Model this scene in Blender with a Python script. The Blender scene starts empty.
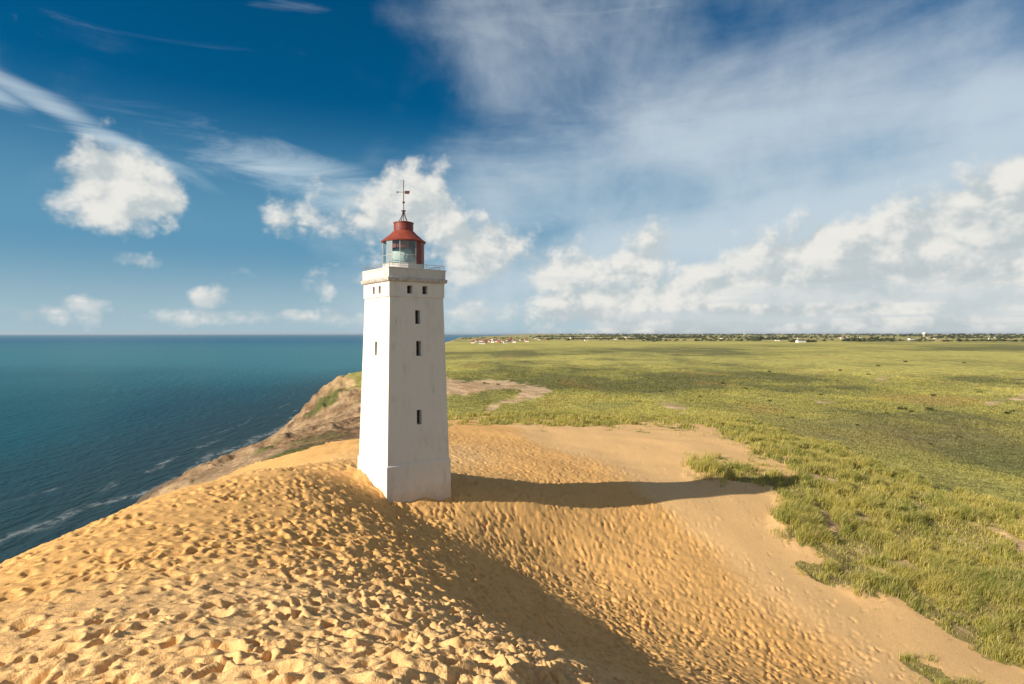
import bpy, bmesh, math, random
import numpy as np
from mathutils import Vector
random.seed(7)
rng = np.random.default_rng(11)
S = bpy.context.scene
C = S.collection
R = math.radians

# ------------------------------------------------------------------ survey constants
F = 600.0          # focal length in pixels of the 1024 wide frame
CX, CY = 512.0, 334.0
H = 12.45          # camera height above the foot of the tower (z = 0)
SEA = -50.0
SUN_EL, SUN_BACK = 27.5, 31.5     # elevation; degrees the sun stands behind the left side

def at(px, py, z):
    d = (H - z) * F / (py - CY)
    return ((px - CX) / F * d, d, z)

# ------------------------------------------------------------------ numpy noise
_perm = np.random.default_rng(3).permutation(256).astype(np.int64)
_perm = np.concatenate([_perm, _perm])
_ga = np.random.default_rng(5).uniform(0, 2 * np.pi, 256)
_gx, _gy = np.cos(_ga).astype(np.float32), np.sin(_ga).astype(np.float32)

def pnoise(x, y, seed=0):
    x = np.asarray(x, np.float64) + seed * 17.31; y = np.asarray(y, np.float64) + seed * 9.77
    xi = np.floor(x).astype(np.int64); yi = np.floor(y).astype(np.int64)
    fx = (x - xi).astype(np.float32); fy = (y - yi).astype(np.float32)
    u = fx * fx * fx * (fx * (fx * 6 - 15) + 10); v = fy * fy * fy * (fy * (fy * 6 - 15) + 10)
    x0 = xi & 255; x1 = (xi + 1) & 255; y0 = yi & 255; y1 = (yi + 1) & 255
    def g(a, b, dx, dy):
        h = _perm[_perm[a] + b]
        return _gx[h] * dx + _gy[h] * dy
    n00 = g(x0, y0, fx, fy); n10 = g(x1, y0, fx - 1, fy)
    n01 = g(x0, y1, fx, fy - 1); n11 = g(x1, y1, fx - 1, fy - 1)
    a = n00 + u * (n10 - n00); b = n01 + u * (n11 - n01)
    return (a + v * (b - a)) * 1.5

def fbm(x, y, octs=4, seed=0, rough=0.5):
    t = 0; a = 1; s = 0; f = 1
    for i in range(octs):
        t = t + a * pnoise(x * f, y * f, seed + i); s += a; a *= rough; f *= 2.03
    return t / s

def sstep(a, b, x):
    t = np.clip((x - a) / (b - a), 0, 1)
    return t * t * (3 - 2 * t)

def mix(a, b, t):
    return a + (b - a) * t

# ------------------------------------------------------------------ shader helpers
class NT:
    def __init__(self, tree):
        self.t = tree; self.n = tree.nodes; self.l = tree.links
    def node(self, typ, ins=None, **props):
        n = self.n.new(typ)
        for k, v in props.items(): setattr(n, k, v)
        for k, v in (ins or {}).items():
            s = n.inputs[k]
            if hasattr(v, 'is_output') or isinstance(v, bpy.types.NodeSocket): self.l.new(v, s)
            else: s.default_value = v
        return n
    def math(self, op, a, b=None, c=None, clamp=False):
        n = self.n.new('ShaderNodeMath'); n.operation = op; n.use_clamp = clamp
        for i, v in enumerate((a, b, c)):
            if v is None: continue
            if isinstance(v, bpy.types.NodeSocket): self.l.new(v, n.inputs[i])
            else: n.inputs[i].default_value = v
        return n.outputs[0]
    def noise(self, vec, scale, detail=4, rough=.5, dist=0, dim='3D'):
        n = self.node('ShaderNodeTexNoise', {'Vector': vec, 'Scale': scale, 'Detail': detail, 'Roughness': rough, 'Distortion': dist}, noise_dimensions=dim)
        return n.outputs[0]
    def mapr(self, v, a, b, c=0., d=1., smooth=True):
        n = self.node('ShaderNodeMapRange', {0: v, 1: a, 2: b, 3: c, 4: d}, interpolation_type='SMOOTHSTEP' if smooth else 'LINEAR')
        return n.outputs[0]
    def mixc(self, f, a, b, blend='MIX'):
        n = self.n.new('ShaderNodeMix'); n.data_type = 'RGBA'; n.blend_type = blend
        for i, v in ((0, f), (6, a), (7, b)):
            if isinstance(v, bpy.types.NodeSocket): self.l.new(v, n.inputs[i])
            else: n.inputs[i].default_value = v if i == 0 else (tuple(v) + (1,))[:4]
        return n.outputs[2]
    def mapping(self, vec, loc=(0, 0, 0), rot=(0, 0, 0), scale=(1, 1, 1), typ='POINT'):
        return self.node('ShaderNodeMapping', {'Vector': vec, 'Location': loc, 'Rotation': rot, 'Scale': scale}, vector_type=typ).outputs[0]

def new_mat(name):
    m = bpy.data.materials.new(name); m.use_nodes = True
    nt = NT(m.node_tree)
    b = nt.n['Principled BSDF']
    return m, nt, b

def plain(name, col, rough=.6, var=.15, scale=3., metal=0., bump=.0, bscale=30.):
    m, nt, b = new_mat(name)
    p = nt.node('ShaderNodeNewGeometry').outputs['Position']
    n = nt.noise(p, scale, 5, .6)
    f = nt.mapr(n, .3, .7, 1 - var, 1 + var)
    c = nt.node('ShaderNodeVectorMath', {0: tuple(col), 1: (1, 1, 1)}, operation='MULTIPLY')
    nt.l.new(f, c.inputs[1])
    nt.l.new(c.outputs[0], b.inputs['Base Color'])
    b.inputs['Roughness'].default_value = rough; b.inputs['Metallic'].default_value = metal
    if bump:
        bn = nt.node('ShaderNodeBump', {'Height': nt.noise(p, bscale, 4, .6), 'Strength': bump, 'Distance': .02})
        nt.l.new(bn.outputs[0], b.inputs['Normal'])
    return m

# ------------------------------------------------------------------ object helpers
def link(o, parent=None):
    C.objects.link(o)
    if parent: o.parent = parent
    return o

def tag(o, label=None, cat=None, group=None, kind=None):
    for k, v in (('label', label), ('category', cat), ('group', group), ('kind', kind)):
        if v: o[k] = v
    return o

def obj(name, bm, mats, parent=None, smooth=False):
    me = bpy.data.meshes.new(name)
    bmesh.ops.recalc_face_normals(bm, faces=bm.faces[:])
    bm.to_mesh(me); bm.free()
    for m in (mats if isinstance(mats, (list, tuple)) else [mats]): me.materials.append(m)
    if smooth: me.shade_smooth()
    return link(bpy.data.objects.new(name, me), parent)

def npmesh(name, verts, quads, mat, smooth=True, col=None, parent=None):
    """quads: (n,k) index array"""
    me = bpy.data.meshes.new(name)
    n, k = quads.shape
    me.vertices.add(len(verts)); me.vertices.foreach_set('co', np.ascontiguousarray(verts, np.float32).ravel())
    me.loops.add(n * k); me.loops.foreach_set('vertex_index', np.ascontiguousarray(quads, np.int32).ravel())
    me.polygons.add(n); me.polygons.foreach_set('loop_start', np.arange(0, n * k, k, dtype=np.int32))
    if smooth: me.polygons.foreach_set('use_smooth', np.ones(n, bool))
    me.update(calc_edges=True)
    if col is not None:
        a = me.color_attributes.new('tint', 'FLOAT_COLOR', 'POINT')
        a.data.foreach_set('color', np.ascontiguousarray(np.c_[col, np.ones(len(col))], np.float32).ravel())
    me.materials.append(mat)
    return link(bpy.data.objects.new(name, me), parent)

def add_box(bm, c, s, rz=0., M=None):
    g = bmesh.ops.create_cube(bm, size=1.)
    for v in g['verts']:
        p = Vector((v.co.x * s[0], v.co.y * s[1], v.co.z * s[2]))
        if rz: p.rotate(__import__('mathutils').Euler((0, 0, rz)))
        v.co = p + Vector(c)
    return g['verts']

def add_rod(bm, p, q, r, n=8):
    p, q = Vector(p), Vector(q); d = q - p
    g = bmesh.ops.create_cone(bm, cap_ends=True, segments=n, radius1=r, radius2=r, depth=d.length)
    rot = d.to_track_quat('Z', 'Y')
    for v in g['verts']:
        v.co = rot @ v.co + (p + q) / 2

def add_lathe(bm, prof, n=32, a0=0., a1=2 * math.pi, c=(0, 0, 0)):
    full = abs(a1 - a0 - 2 * math.pi) < 1e-6
    k = n if full else n + 1
    rows = []
    for (r, z) in prof:
        rows.append([bm.verts.new((c[0] + r * math.cos(a0 + (a1 - a0) * i / n), c[1] + r * math.sin(a0 + (a1 - a0) * i / n), c[2] + z)) for i in range(k)])
    for a, b in zip(rows[:-1], rows[1:]):
        for i in range(n):
            j = (i + 1) % k
            bm.faces.new((a[i], a[j], b[j], b[i]))

# ================================================================== TERRAIN
CP = []
def cp(*pts):
    for (px, py, z) in pts: CP.append(at(px, py, z))
# foreground crest and its lee side
cp((-200, 684, 4.2), (0, 684, 5.4), (150, 684, 6.2), (300, 684, 6.7), (430, 684, 6.8), (530, 684, 6.1), (600, 684, 4.5), (660, 684, -.7), (730, 684, -5.2), (800, 684, -7.7), (880, 684, -8.9), (960, 684, -9.8), (1024, 684, -10.4), (1200, 684, -11.5))
cp((300, 640, 5.6), (400, 640, 5.2), (455, 640, 4.6), (500, 640, 3.2), (560, 640, -1.0), (620, 640, -4.9), (690, 640, -7.0), (760, 640, -8.0), (900, 640, -9.4), (1024, 640, -10.8))
cp((0, 1000, 6.0), (300, 1000, 7.2), (512, 1000, 7.3), (800, 1000, 4.2), (1024, 1000, -.5), (1500, 1000, -6.), (-500, 1000, 3.5))
cp((512, 2000, 7.0), (2000, 2000, -2), (-1000, 2000, 3))
cp((0, 610, 4.5), (150, 600, 4.8), (300, 600, 4.5), (390, 600, 3.5), (450, 600, 1.6), (510, 600, -1.8), (570, 600, -4.9), (640, 600, -6.5), (720, 600, -7.4), (800, 600, -8.1), (900, 600, -9.3), (1024, 600, -10.4), (1200, 600, -12))
# seaward brow (silhouette against the water)
cp((-120, 630, 2.4), (0, 570, 3.0), (75, 532, 3.0), (150, 499, 2.5), (220, 482, 2.0), (300, 468, 1.5), (345, 459, 1.1))
cp((150, 540, 3.9), (250, 540, 3.6), (320, 545, 2.6), (370, 549, 1.8), (410, 549, .6), (455, 549, -1.6), (500, 549, -3.5), (550, 549, -4.7), (650, 540, -5.7), (720, 540, -6.4), (800, 540, -7.2), (900, 540, -8.6), (1024, 540, -10.4))
cp((250, 500, 3.0), (320, 500, 2.4), (350, 490, 1.5), (386, 500, 0), (453, 497, -.7), (520, 500, -1.9), (600, 500, -3.6), (700, 500, -5.0), (800, 500, -6.5), (900, 500, -8.8), (1024, 500, -11))
cp((320, 475, 2.4), (358, 471, 1.0), (455, 470, -1.2), (520, 470, -2.1), (600, 470, -3.6), (700, 470, -5.0), (780, 472, -6.1), (850, 470, -9), (940, 475, -11.8), (1024, 478, -13))
cp((455, 445, -2.2), (520, 445, -3.4), (600, 445, -4.7), (700, 445, -5.2), (760, 448, -6.4), (820, 447, -10), (880, 450, -13))
cp((400, 428, -3.0), (455, 423, -3.8), (540, 425, -4.6), (640, 427, -6.2), (715, 428, -8), (780, 425, -12.5), (900, 430, -15), (1024, 440, -15.5), (1150, 440, -16))
for (px, py) in ((440, 405), (520, 404), (600, 404), (700, 404), (800, 404), (900, 404), (1024, 404), (1150, 404), (430, 385), (520, 385), (640, 385), (800, 385), (1024, 385), (420, 372), (600, 372), (800, 372), (1024, 372), (1200, 372)):
    cp((px, py, -16.0))
# hidden fall beyond the brow, sand strip, brown slopes, shore
for p in ((-32, 14, -3), (-38, 24, -10), (-40, 36, -12), (-36, 48, -9), (-24, 58, -2.5)): CP.append(p)
cp((355, 447, -1.2), (320, 452, -2.2), (270, 463, -4.2), (215, 475, -6.5), (180, 484, -8.5))
cp((352, 433, -9.5), (310, 445, -13), (260, 458, -17), (220, 468, -19), (190, 477, -22))
cp((355, 424, -17), (330, 425, -22), (300, 434, -27), (262, 449, -30), (225, 462, -32), (185, 477, -35))
for y, xx in ((60, -105), (100, -112), (150, -118), (200, -130), (245, -147), (280, -147), (330, -147), (370, -147)): CP.append((xx, y, SEA - .5)); CP.append((xx - 25, y, SEA - 5))
for p in ((-80, 90, -34), (-95, 140, -42), (-75, 40, -36), (-105, 30, SEA), (-110, 290, -39), (-120, 245, -41), (-72, 285, -22), (-78, 335, -18)): CP.append(p)
# headland
cp((300, 413, -37), (312, 396, -26), (322, 386, -21), (338, 377, -16), (352, 372, -13), (372, 371, -13), (330, 402, -27), (350, 400, -21), (345, 388, -18), (370, 392, -15), (400, 395, -14))
CP.append((-150, 400, SEA)); CP.append((-152, 450, SEA)); CP.append((-175, 430, SEA - 3)); CP.append((-112, 470, -14)); CP.append((-60, 480, -14))
CP = np.array(CP)

def dom(x, y):
    d = np.maximum(np.hypot(x, y), 5.0)
    return np.arctan2(x, np.maximum(y, 1e-3)), np.log(d)

def tps_fit():
    th, ld = dom(CP[:, 0], CP[:, 1])
    n = len(CP)
    r2 = (th[:, None] - th) ** 2 + (ld[:, None] - ld) ** 2
    K = np.where(r2 > 0, .5 * r2 * np.log(np.maximum(r2, 1e-12)), 0) + np.eye(n) * 2e-4
    P = np.c_[np.ones(n), th, ld]
    A = np.block([[K, P], [P.T, np.zeros((3, 3))]])
    return np.linalg.solve(A, np.r_[CP[:, 2], 0, 0, 0]), th, ld
_w, _cth, _cld = tps_fit()

def tps(x, y):
    x = np.asarray(x, float); y = np.asarray(y, float)
    out = np.empty(x.size); xf, yf = x.ravel(), y.ravel()
    for s in range(0, x.size, 40000):
        th, ld = dom(xf[s:s + 40000], yf[s:s + 40000])
        r2 = (th[:, None] - _cth) ** 2 + (ld[:, None] - _cld) ** 2
        out[s:s + 40000] = (.5 * r2 * np.log(np.maximum(r2, 1e-12))) @ _w[:-3] + _w[-3] + _w[-2] * th + _w[-1] * ld
    return out.reshape(x.shape)

def coast_x(y):
    return -148 - np.clip(y - 400, 0, 4100) * .068 + np.maximum(y - 4500, 0) * .072

def macro(x, y):
    d = np.hypot(x, y)
    near = tps(x, y)
    c = x - coast_x(y) + 22 * fbm(x / 130, y / 130, 3, 41) * sstep(420, 700, d)
    plainz = -15.5 + 2.2 * fbm(x / 220, y / 220, 3, 21) + 24 * sstep(2500, 16000, d) + 6 * fbm(x / 2500, y / 2500, 3, 23) * sstep(2000, 8000, d)
    far = np.where(c < 0, SEA - 3 + np.clip(c, -5, 0) * .2, SEA - 3 + (plainz - SEA + 3) * sstep(-4, 48, c))
    t = sstep(330, 520, d)
    return mix(near, far, t)

# ---------------- trampled sand: footprints stamped into a regular height tile
TX0, TX1, TY0, TY1, TR = -34., 50., 3., 92., .04
tnx, tny = int((TX1 - TX0) / TR), int((TY1 - TY0) / TR)
tile = np.zeros((tny, tnx), np.float32)
def stamp(n, xr, yr, lmin, lmax, dep, ang0, angs, keep):
    xs = rng.uniform(*xr, n); ys = rng.uniform(*yr, n)
    k = rng.uniform(0, 1, n) < keep(xs, ys); xs, ys = xs[k], ys[k]
    L = rng.uniform(lmin, lmax, len(xs)); W = L * rng.uniform(.38, .7, len(xs)); A = rng.normal(ang0, angs, len(xs)); D = dep * rng.uniform(.4, 1.3, len(xs))
    for x, y, l, w, a, dp in zip(xs, ys, L, W, A, D):
        hw = int(l * 1.9 / TR)
        i, j = int((x - TX0) / TR), int((y - TY0) / TR)
        if i - hw < 0 or j - hw < 0 or i + hw >= tnx or j + hw >= tny: continue
        gx = (np.arange(i - hw, i + hw + 1) * TR + TX0 - x)[None, :]; gy = (np.arange(j - hw, j + hw + 1) * TR + TY0 - y)[:, None]
        ca, sa = math.cos(a), math.sin(a)
        u = (gx * ca + gy * sa) / l; v = (-gx * sa + gy * ca) / w
        r = np.sqrt(u * u + v * v)
        prof = -np.exp(-(r / .75) ** 4) + .24 * np.exp(-((r - 1.2) / .34) ** 2) * (1 + .7 * u)
        tile[j - hw:j + hw + 1, i - hw:i + hw + 1] += (dp * prof).astype(np.float32)
def tramp(x, y):     # how much a spot is walked over: the ridge and the slope below it, less on the blown flats
    return 1 - .96 * sstep(.55, .95, (x - 6 + .35 * (y - 30)) / 26 + .18 * fbm(x / 9, y / 9, 2, 61))
def ridge(x, y):
    return sstep(6, -4, x + (y - 14) * .3) * sstep(60, 44, y)
lee = lambda x, y: sstep(-4, 3, x + (y - 14) * .3) 
stamp(62000, (-12, 50), (6, 92),   .15, .34, .078, .5, 1.5, lambda x, y: tramp(x, y) * (.12 + .88 * lee(x, y)) * (.35 + .65 * sstep(-.3, .25, fbm(x / 3.5, y / 5, 3, 67))))
stamp(17000, (-34, 8), (3, 66), .13, .42, .085, .75, .8, lambda x, y: (1 - .8 * lee(x, y)) * (.3 + .7 * sstep(-.15, .25, fbm(x / 6, y / 6, 2, 63))))
stamp(5000, (-12, 16), (4, 52), .18, .42, .07, 2.1, .9, lambda x, y: sstep(9, 2, np.abs(x + (y - 14) * .3)))
tile = np.clip(tile * 1.75, -.34, .10)
for _k in range(2):
    tile[1:-1, 1:-1] = (tile[1:-1, 1:-1] * 2 + tile[:-2, 1:-1] + tile[2:, 1:-1] + tile[1:-1, :-2] + tile[1:-1, 2:]) / 6

def tile_at(x, y):
    fx = np.clip((x - TX0) / TR, 0, tnx - 2.001); fy = np.clip((y - TY0) / TR, 0, tny - 2.001)
    i = fx.astype(int); j = fy.astype(int); u = fx - i; v = fy - j
    inside = (x > TX0) & (x < TX1) & (y > TY0) & (y < TY1)
    r = (tile[j, i] * (1 - u) + tile[j, i + 1] * u) * (1 - v) + (tile[j + 1, i] * (1 - u) + tile[j + 1, i + 1] * u) * v
    return np.where(inside, r, 0)

# ---------------- polar survey grid
def angles():
    a = list(np.arange(-47, 47.01, .11)); l = [-47 - .5 * i for i in range(1, 100)][::-1]; r = [47 + .5 * i for i in range(1, 100)]
    return np.radians(np.array(l + a + r))
def radii():
    out = [5.]
    while out[-1] < 60000:
        d = out[-1]
        out.append(d + max(.03, min(d * d / 9500., (.0052 if d < 130 else .009) * d)))
    return np.array(out)
TH, RD = angles(), radii()
nth, nrd = len(TH), len(RD)
GX = RD[:, None] * np.sin(TH)[None, :]; GY = RD[:, None] * np.cos(TH)[None, :]
D = np.hypot(GX, GY)
GZ = macro(GX, GY)
fwd = GY > 1
PX = np.where(fwd, CX + F * GX / np.maximum(GY, 1), np.where(GX > 0, 3000, -3000))
PY = np.where(fwd, CY + F * (H - GZ) / np.maximum(GY, 1), 3000)

# ---------------- what grows where (plan regions, edges broken up by noise)
nA = fbm(GX / 9, GY / 9, 4, 71); nB = fbm(GX / 2.4, GY / 2.4, 3, 75); nC = fbm(GX / 35, GY / 35, 4, 79)
def poly(pts, wob=0.):
    """signed inside measure (>0 inside) of a polygon, in survey pixels"""
    X, Y = PX, PY
    inside = np.zeros(X.shape, bool); dist = np.full(X.shape, 1e9)
    m = (X > min(p[0] for p in pts) - 80) & (X < max(p[0] for p in pts) + 80) & (Y > min(p[1] for p in pts) - 80) & (Y < max(p[1] for p in pts) + 80)
    x, y = X[m], Y[m]; ins = np.zeros(x.shape, bool); ds = np.full(x.shape, 1e9)
    for (x1, y1), (x2, y2) in zip(pts, pts[1:] + pts[:1]):
        if y1 != y2:
            c = ((y1 > y) != (y2 > y)) & (x < (x2 - x1) * (y - y1) / (y2 - y1) + x1)
            ins ^= c
        t = np.clip(((x - x1) * (x2 - x1) + (y - y1) * (y2 - y1)) / ((x2 - x1) ** 2 + (y2 - y1) ** 2 + 1e-9), 0, 1)
        ds = np.minimum(ds, np.hypot(x - x1 - t * (x2 - x1), y - y1 - t * (y2 - y1)))
    inside[m] = ins; dist[m] = ds
    return np.where(inside, dist, -dist)
land = GY > -1e9
SANDPOLY = [(-3000, 3000), (-3000, 470), (100, 492), (185, 484), (300, 452), (359, 446), (400, 424), (455, 418), (500, 421), (545, 424), (600, 424), (655, 421), (715, 427), (742, 440), (765, 455), (800, 471), (792, 477), (740, 470), (690, 464), (688, 472), (722, 478), (775, 484), (780, 500), (772, 522), (800, 545), (838, 556), (846, 571), (800, 565), (808, 575), (850, 592), (882, 601), (905, 600), (945, 628), (1000, 655), (1024, 672), (1100, 700), (1100, 730), (980, 690), (905, 658), (935, 684), (1200, 3000)]
sand_in = poly(SANDPOLY)
sand_in = np.where((D < 12) & (PX < 1100), 40, sand_in)
sandm = sand_in + nA * 17 + nB * 13
is_sand = ((sandm > 0) & (D < 150)) 
leftside = (PX < 425) & (GX < 0)
is_sand = np.where(leftside, D + 7 * nA + 2 * nB < 87, is_sand)
# bare blowouts inside the marram
blow = np.full(D.shape, -1e9)
for pg in ([(800, 470), (845, 482), (850, 487), (806, 480)], [(885, 560), (925, 572), (930, 580), (890, 570)], [(930, 545), (985, 556), (980, 562), (935, 552)], [(842, 505), (868, 518), (872, 526), (846, 514)], [(960, 520), (1024, 540), (1060, 560), (1010, 545)], [(806, 498), (835, 524), (842, 540), (822, 528)], [(850, 470), (880, 482), (868, 484)], [(715, 455), (755, 462), (800, 472), (770, 474), (730, 466)],
           [(905, 505), (930, 512), (915, 516)]):
    blow = np.maximum(blow, poly(pg))
blow = np.maximum(blow, np.where((D < 110) & (GX > 12), (fbm(GX / 15, GY / 6, 3, 157) - .36) * 60, -1e9))
blow = blow + nA * 5 + nB * 6
dunegrass_zone = (poly([(425, 421), (455, 418), (500, 414), (545, 404), (580, 404), (640, 410), (700, 418), (735, 420), (790, 438), (870, 462), (960, 492), (1100, 545), (1400, 700), (1400, 1200), (1000, 800), (900, 684), (780, 560), (680, 470), (700, 430), (640, 432), (540, 430), (450, 425)]) + nA * 10 > 0) & (D < 190)

# cliffs: steep ground seaward
xs_edge = GX - coast_x(GY)
gzr = np.gradient(GZ, axis=0) / np.gradient(RD)[:, None]
gzt = np.gradient(GZ, axis=1) / (np.gradient(TH)[None, :] * RD[:, None])
slope = np.hypot(gzr, gzt)
cliffm = sstep(.26, .5, slope + .12 * nC) * (xs_edge < 150) * (GZ < -6) * (D > 58)
cliffm = np.maximum(cliffm, sstep(-6, -16, GZ + 3 * nA) * (GX < -28) * (GX / GY < -.22) * (D < 330) * (D > 40))
cliffm = np.maximum(cliffm, (xs_edge < 45) & (GZ < -30))
cliffm = np.maximum(cliffm, (PX < 372) & (D < 345) & (D > 40) & (GZ < -7.5))
is_cliff = ((cliffm > .5) & ~((sand_in + nA * 4 > 0) & (GZ > -8.5)) & ~(leftside & is_sand)) | (leftside & ~is_sand & (D < 200))
is_sand &= ~is_cliff
cliffm = np.maximum(cliffm, leftside * sstep(84, 100, D) * (D < 345))

# ---------------- fine relief
sandw = sstep(-4, 10, sand_in) * (D < 160)
tr = tramp(GX, GY)
rid = sstep(7, 1.5, np.abs(GX + (GY - 14) * .33 + 1.0 * nA)) * sstep(60, 44, GY)        # churned crest of the ridge
lumpw = .45 + .55 * rid
lump = fbm(GX / 1.15, GY / .95, 4, 91, .5)
lump2 = np.abs(fbm(GX / .95, GY / .8, 3, 95, .42))
Zf = (.25 * lump * lumpw + .24 * (lump2 - .2) * (.2 + .8 * rid)) * tr * sandw
wx_, wy_ = .13 * fbm(GX / .5, GY / .5, 3, 171), .13 * fbm(GX / .5, GY / .5, 3, 175)
leew = sstep(.3, 1.6, GX + (GY - 14) * .36 - 1.2) * sstep(12.5, 9, GX + (GY - 14) * .30 - 1.2) * sstep(48, 36, D)
Zf += tile_at(GX + wx_, GY + wy_) * sandw * (1 - .3 * leew) * (1 - .4 * sstep(40, 52, D)) * (.6 + .8 * sstep(-.3, .4, fbm(GX / 1.7, GY / 1.7, 2, 179)))
Zf += .10 * fbm(GX / .2, GY / .2, 4, 181, .66) * sstep(.0, .5, fbm(GX / 1.1, GY / 1.1, 2, 185) + .45 * rid - .05) * tr * sandw * sstep(40, 20, D)
Zf += .35 * fbm(GX / 11, GY / 11, 2, 97) * sandw * sstep(14, 30, D)
Zf += .02 * fbm(GX / 1.6, GY / 4.5, 3, 98) * sandw * (1 - tr)
_c, _s = math.cos(R(37)), math.sin(R(37)); _dx, _dy = GX + 8.87, GY - 49.1
_q = np.maximum(np.abs(_dx * _c + _dy * _s), np.abs(-_dx * _s + _dy * _c)) - 2.8
Zf += np.exp(-np.maximum(_q, 0) / .55) * (.10 + .55 * fbm(GX / 1.9, GY / 1.9, 2, 191)) * (_q > -1.5)
vegw = (1 - sandw) * (1 - cliffm) * (GZ > SEA + 4)
Zf += vegw * (.55 * nA * sstep(400, 100, D) + .22 * nB * sstep(300, 60, D) + .9 * nC * sstep(30, 200, D) * sstep(3000, 900, D))
# eroded gullies and ledges on the brown slopes
gul = np.abs(fbm(GX / 34 + GY / 60, GY / 26, 5, 101, .55))
Zf += cliffm * (D < 700) * (SEA + 2 < GZ) * (-8 * (gul - .2) * sstep(-49, -36, GZ) * sstep(86, 130, D) + 1.3 * fbm(GX / 9, GY / 9, 4, 105, .6) * sstep(-50, -40, GZ))
Zf += cliffm * (D < 700) * (.25 + .5 * (D > 330)) * np.sin(GZ * 1.1 + 3 * nA) * sstep(-46, -34, GZ)
GZ2 = GZ + Zf

# ---------------- material colours of the ground
def col(c): return np.array(c, np.float32)
def lerp3(a, b, t): return a + (b - a) * t[..., None]
SANDC = lerp3(np.broadcast_to(col((.72, .42, .155)), D.shape + (3,)), col((.77, .495, .23)), sstep(-.1, .5, nC + .9 * (1 - tr)))
SANDC = lerp3(SANDC, col((.56, .315, .115)), .35 * sstep(-.1, .5, lump + rid * .2 - .25))
yel, olive, dark, rust, brownish = col((.43, .39, .115)), col((.295, .28, .085)), col((.165, .165, .06)), col((.36, .24, .09)), col((.23, .19, .09))
n1 = fbm(GX / 60, GY / 110, 4, 111, .6); n2 = fbm(GX / 18, GY / 30, 4, 115, .6); n3 = fbm(GX / 350, GY / 700, 4, 119, .6)
tone = .66 + .75 * n1 * sstep(2600, 400, D) + .55 * n2 * sstep(1500, 200, D) + .6 * n3
patches = [  # cloud shadows painted as dark tone, plus turf patches: px, py, half widths
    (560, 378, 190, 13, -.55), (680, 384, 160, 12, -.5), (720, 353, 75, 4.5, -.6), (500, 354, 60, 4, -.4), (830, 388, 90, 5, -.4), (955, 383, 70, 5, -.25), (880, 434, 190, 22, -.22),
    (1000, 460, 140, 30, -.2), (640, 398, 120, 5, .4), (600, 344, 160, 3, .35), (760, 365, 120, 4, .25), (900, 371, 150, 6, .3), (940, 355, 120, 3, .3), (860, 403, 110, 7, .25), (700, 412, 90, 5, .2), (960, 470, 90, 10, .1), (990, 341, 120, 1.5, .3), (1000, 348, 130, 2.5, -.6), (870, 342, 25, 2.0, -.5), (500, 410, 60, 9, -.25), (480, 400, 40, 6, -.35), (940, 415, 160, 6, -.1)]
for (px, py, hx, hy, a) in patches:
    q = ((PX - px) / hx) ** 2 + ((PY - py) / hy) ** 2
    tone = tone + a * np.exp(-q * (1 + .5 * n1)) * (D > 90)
tone = tone + sstep(350, 900, D) * 1.0 * fbm(GX / 420, GY / 420, 4, 131, .65) + sstep(200, 500, D) * .5 * fbm(GX / 140, GY / 90, 3, 137)
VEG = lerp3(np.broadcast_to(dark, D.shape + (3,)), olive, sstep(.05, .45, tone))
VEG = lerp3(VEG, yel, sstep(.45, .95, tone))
VEG = lerp3(VEG, rust, .5 * sstep(.18, .55, fbm(GX / 45, GY / 80, 3, 121)) * sstep(1500, 300, D))
VEG = lerp3(VEG, brownish, .5 * np.exp(-(((PX - 880) / 190) ** 2 + ((PY - 436) / 18) ** 2)))
fld = np.floor(fbm(GX / 700, GY / 300, 2, 133) * 9 + 20).astype(int) % 5
FIELD = np.array([(.52, .42, .18), (.30, .30, .11), (.14, .145, .06), (.42, .38, .12), (.25, .22, .10)], np.float32)[fld]
VEG = lerp3(VEG, FIELD, .8 * sstep(2000, 3000, D))
bare = np.full(D.shape, -1e9)
for pg in ([(440, 378), (480, 379), (520, 382), (545, 386), (552, 392), (530, 400), (515, 397), (525, 388), (500, 389), (460, 397), (430, 397)], [(522, 386), (534, 394), (520, 402), (500, 404), (492, 412), (484, 418), (488, 408), (498, 402), (516, 397)],
           [(655, 403), (682, 404), (686, 410), (664, 408)], [(812, 400), (834, 399), (838, 403), (816, 405)], [(985, 403), (1024, 394), (1060, 392), (1060, 400), (1010, 402)], [(1016, 380), (1040, 378), (1040, 384)], [(700, 420), (722, 420), (720, 428), (698, 427)], [(875, 378), (888, 378), (886, 381), (876, 381)]):
    bare = np.maximum(bare, poly(pg))
barew = sstep(-1.6, 1.6, bare + 5 * n2 + 3 * n1 + 4.5 * fbm(GX / 6, GY / 11, 3, 139) - 1.)* (D > 100)
VEG = lerp3(VEG, lerp3(np.broadcast_to(col((.50, .33, .19)), D.shape + (3,)), col((.56, .41, .25)), sstep(-.3, .3, n2)), barew)
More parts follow.
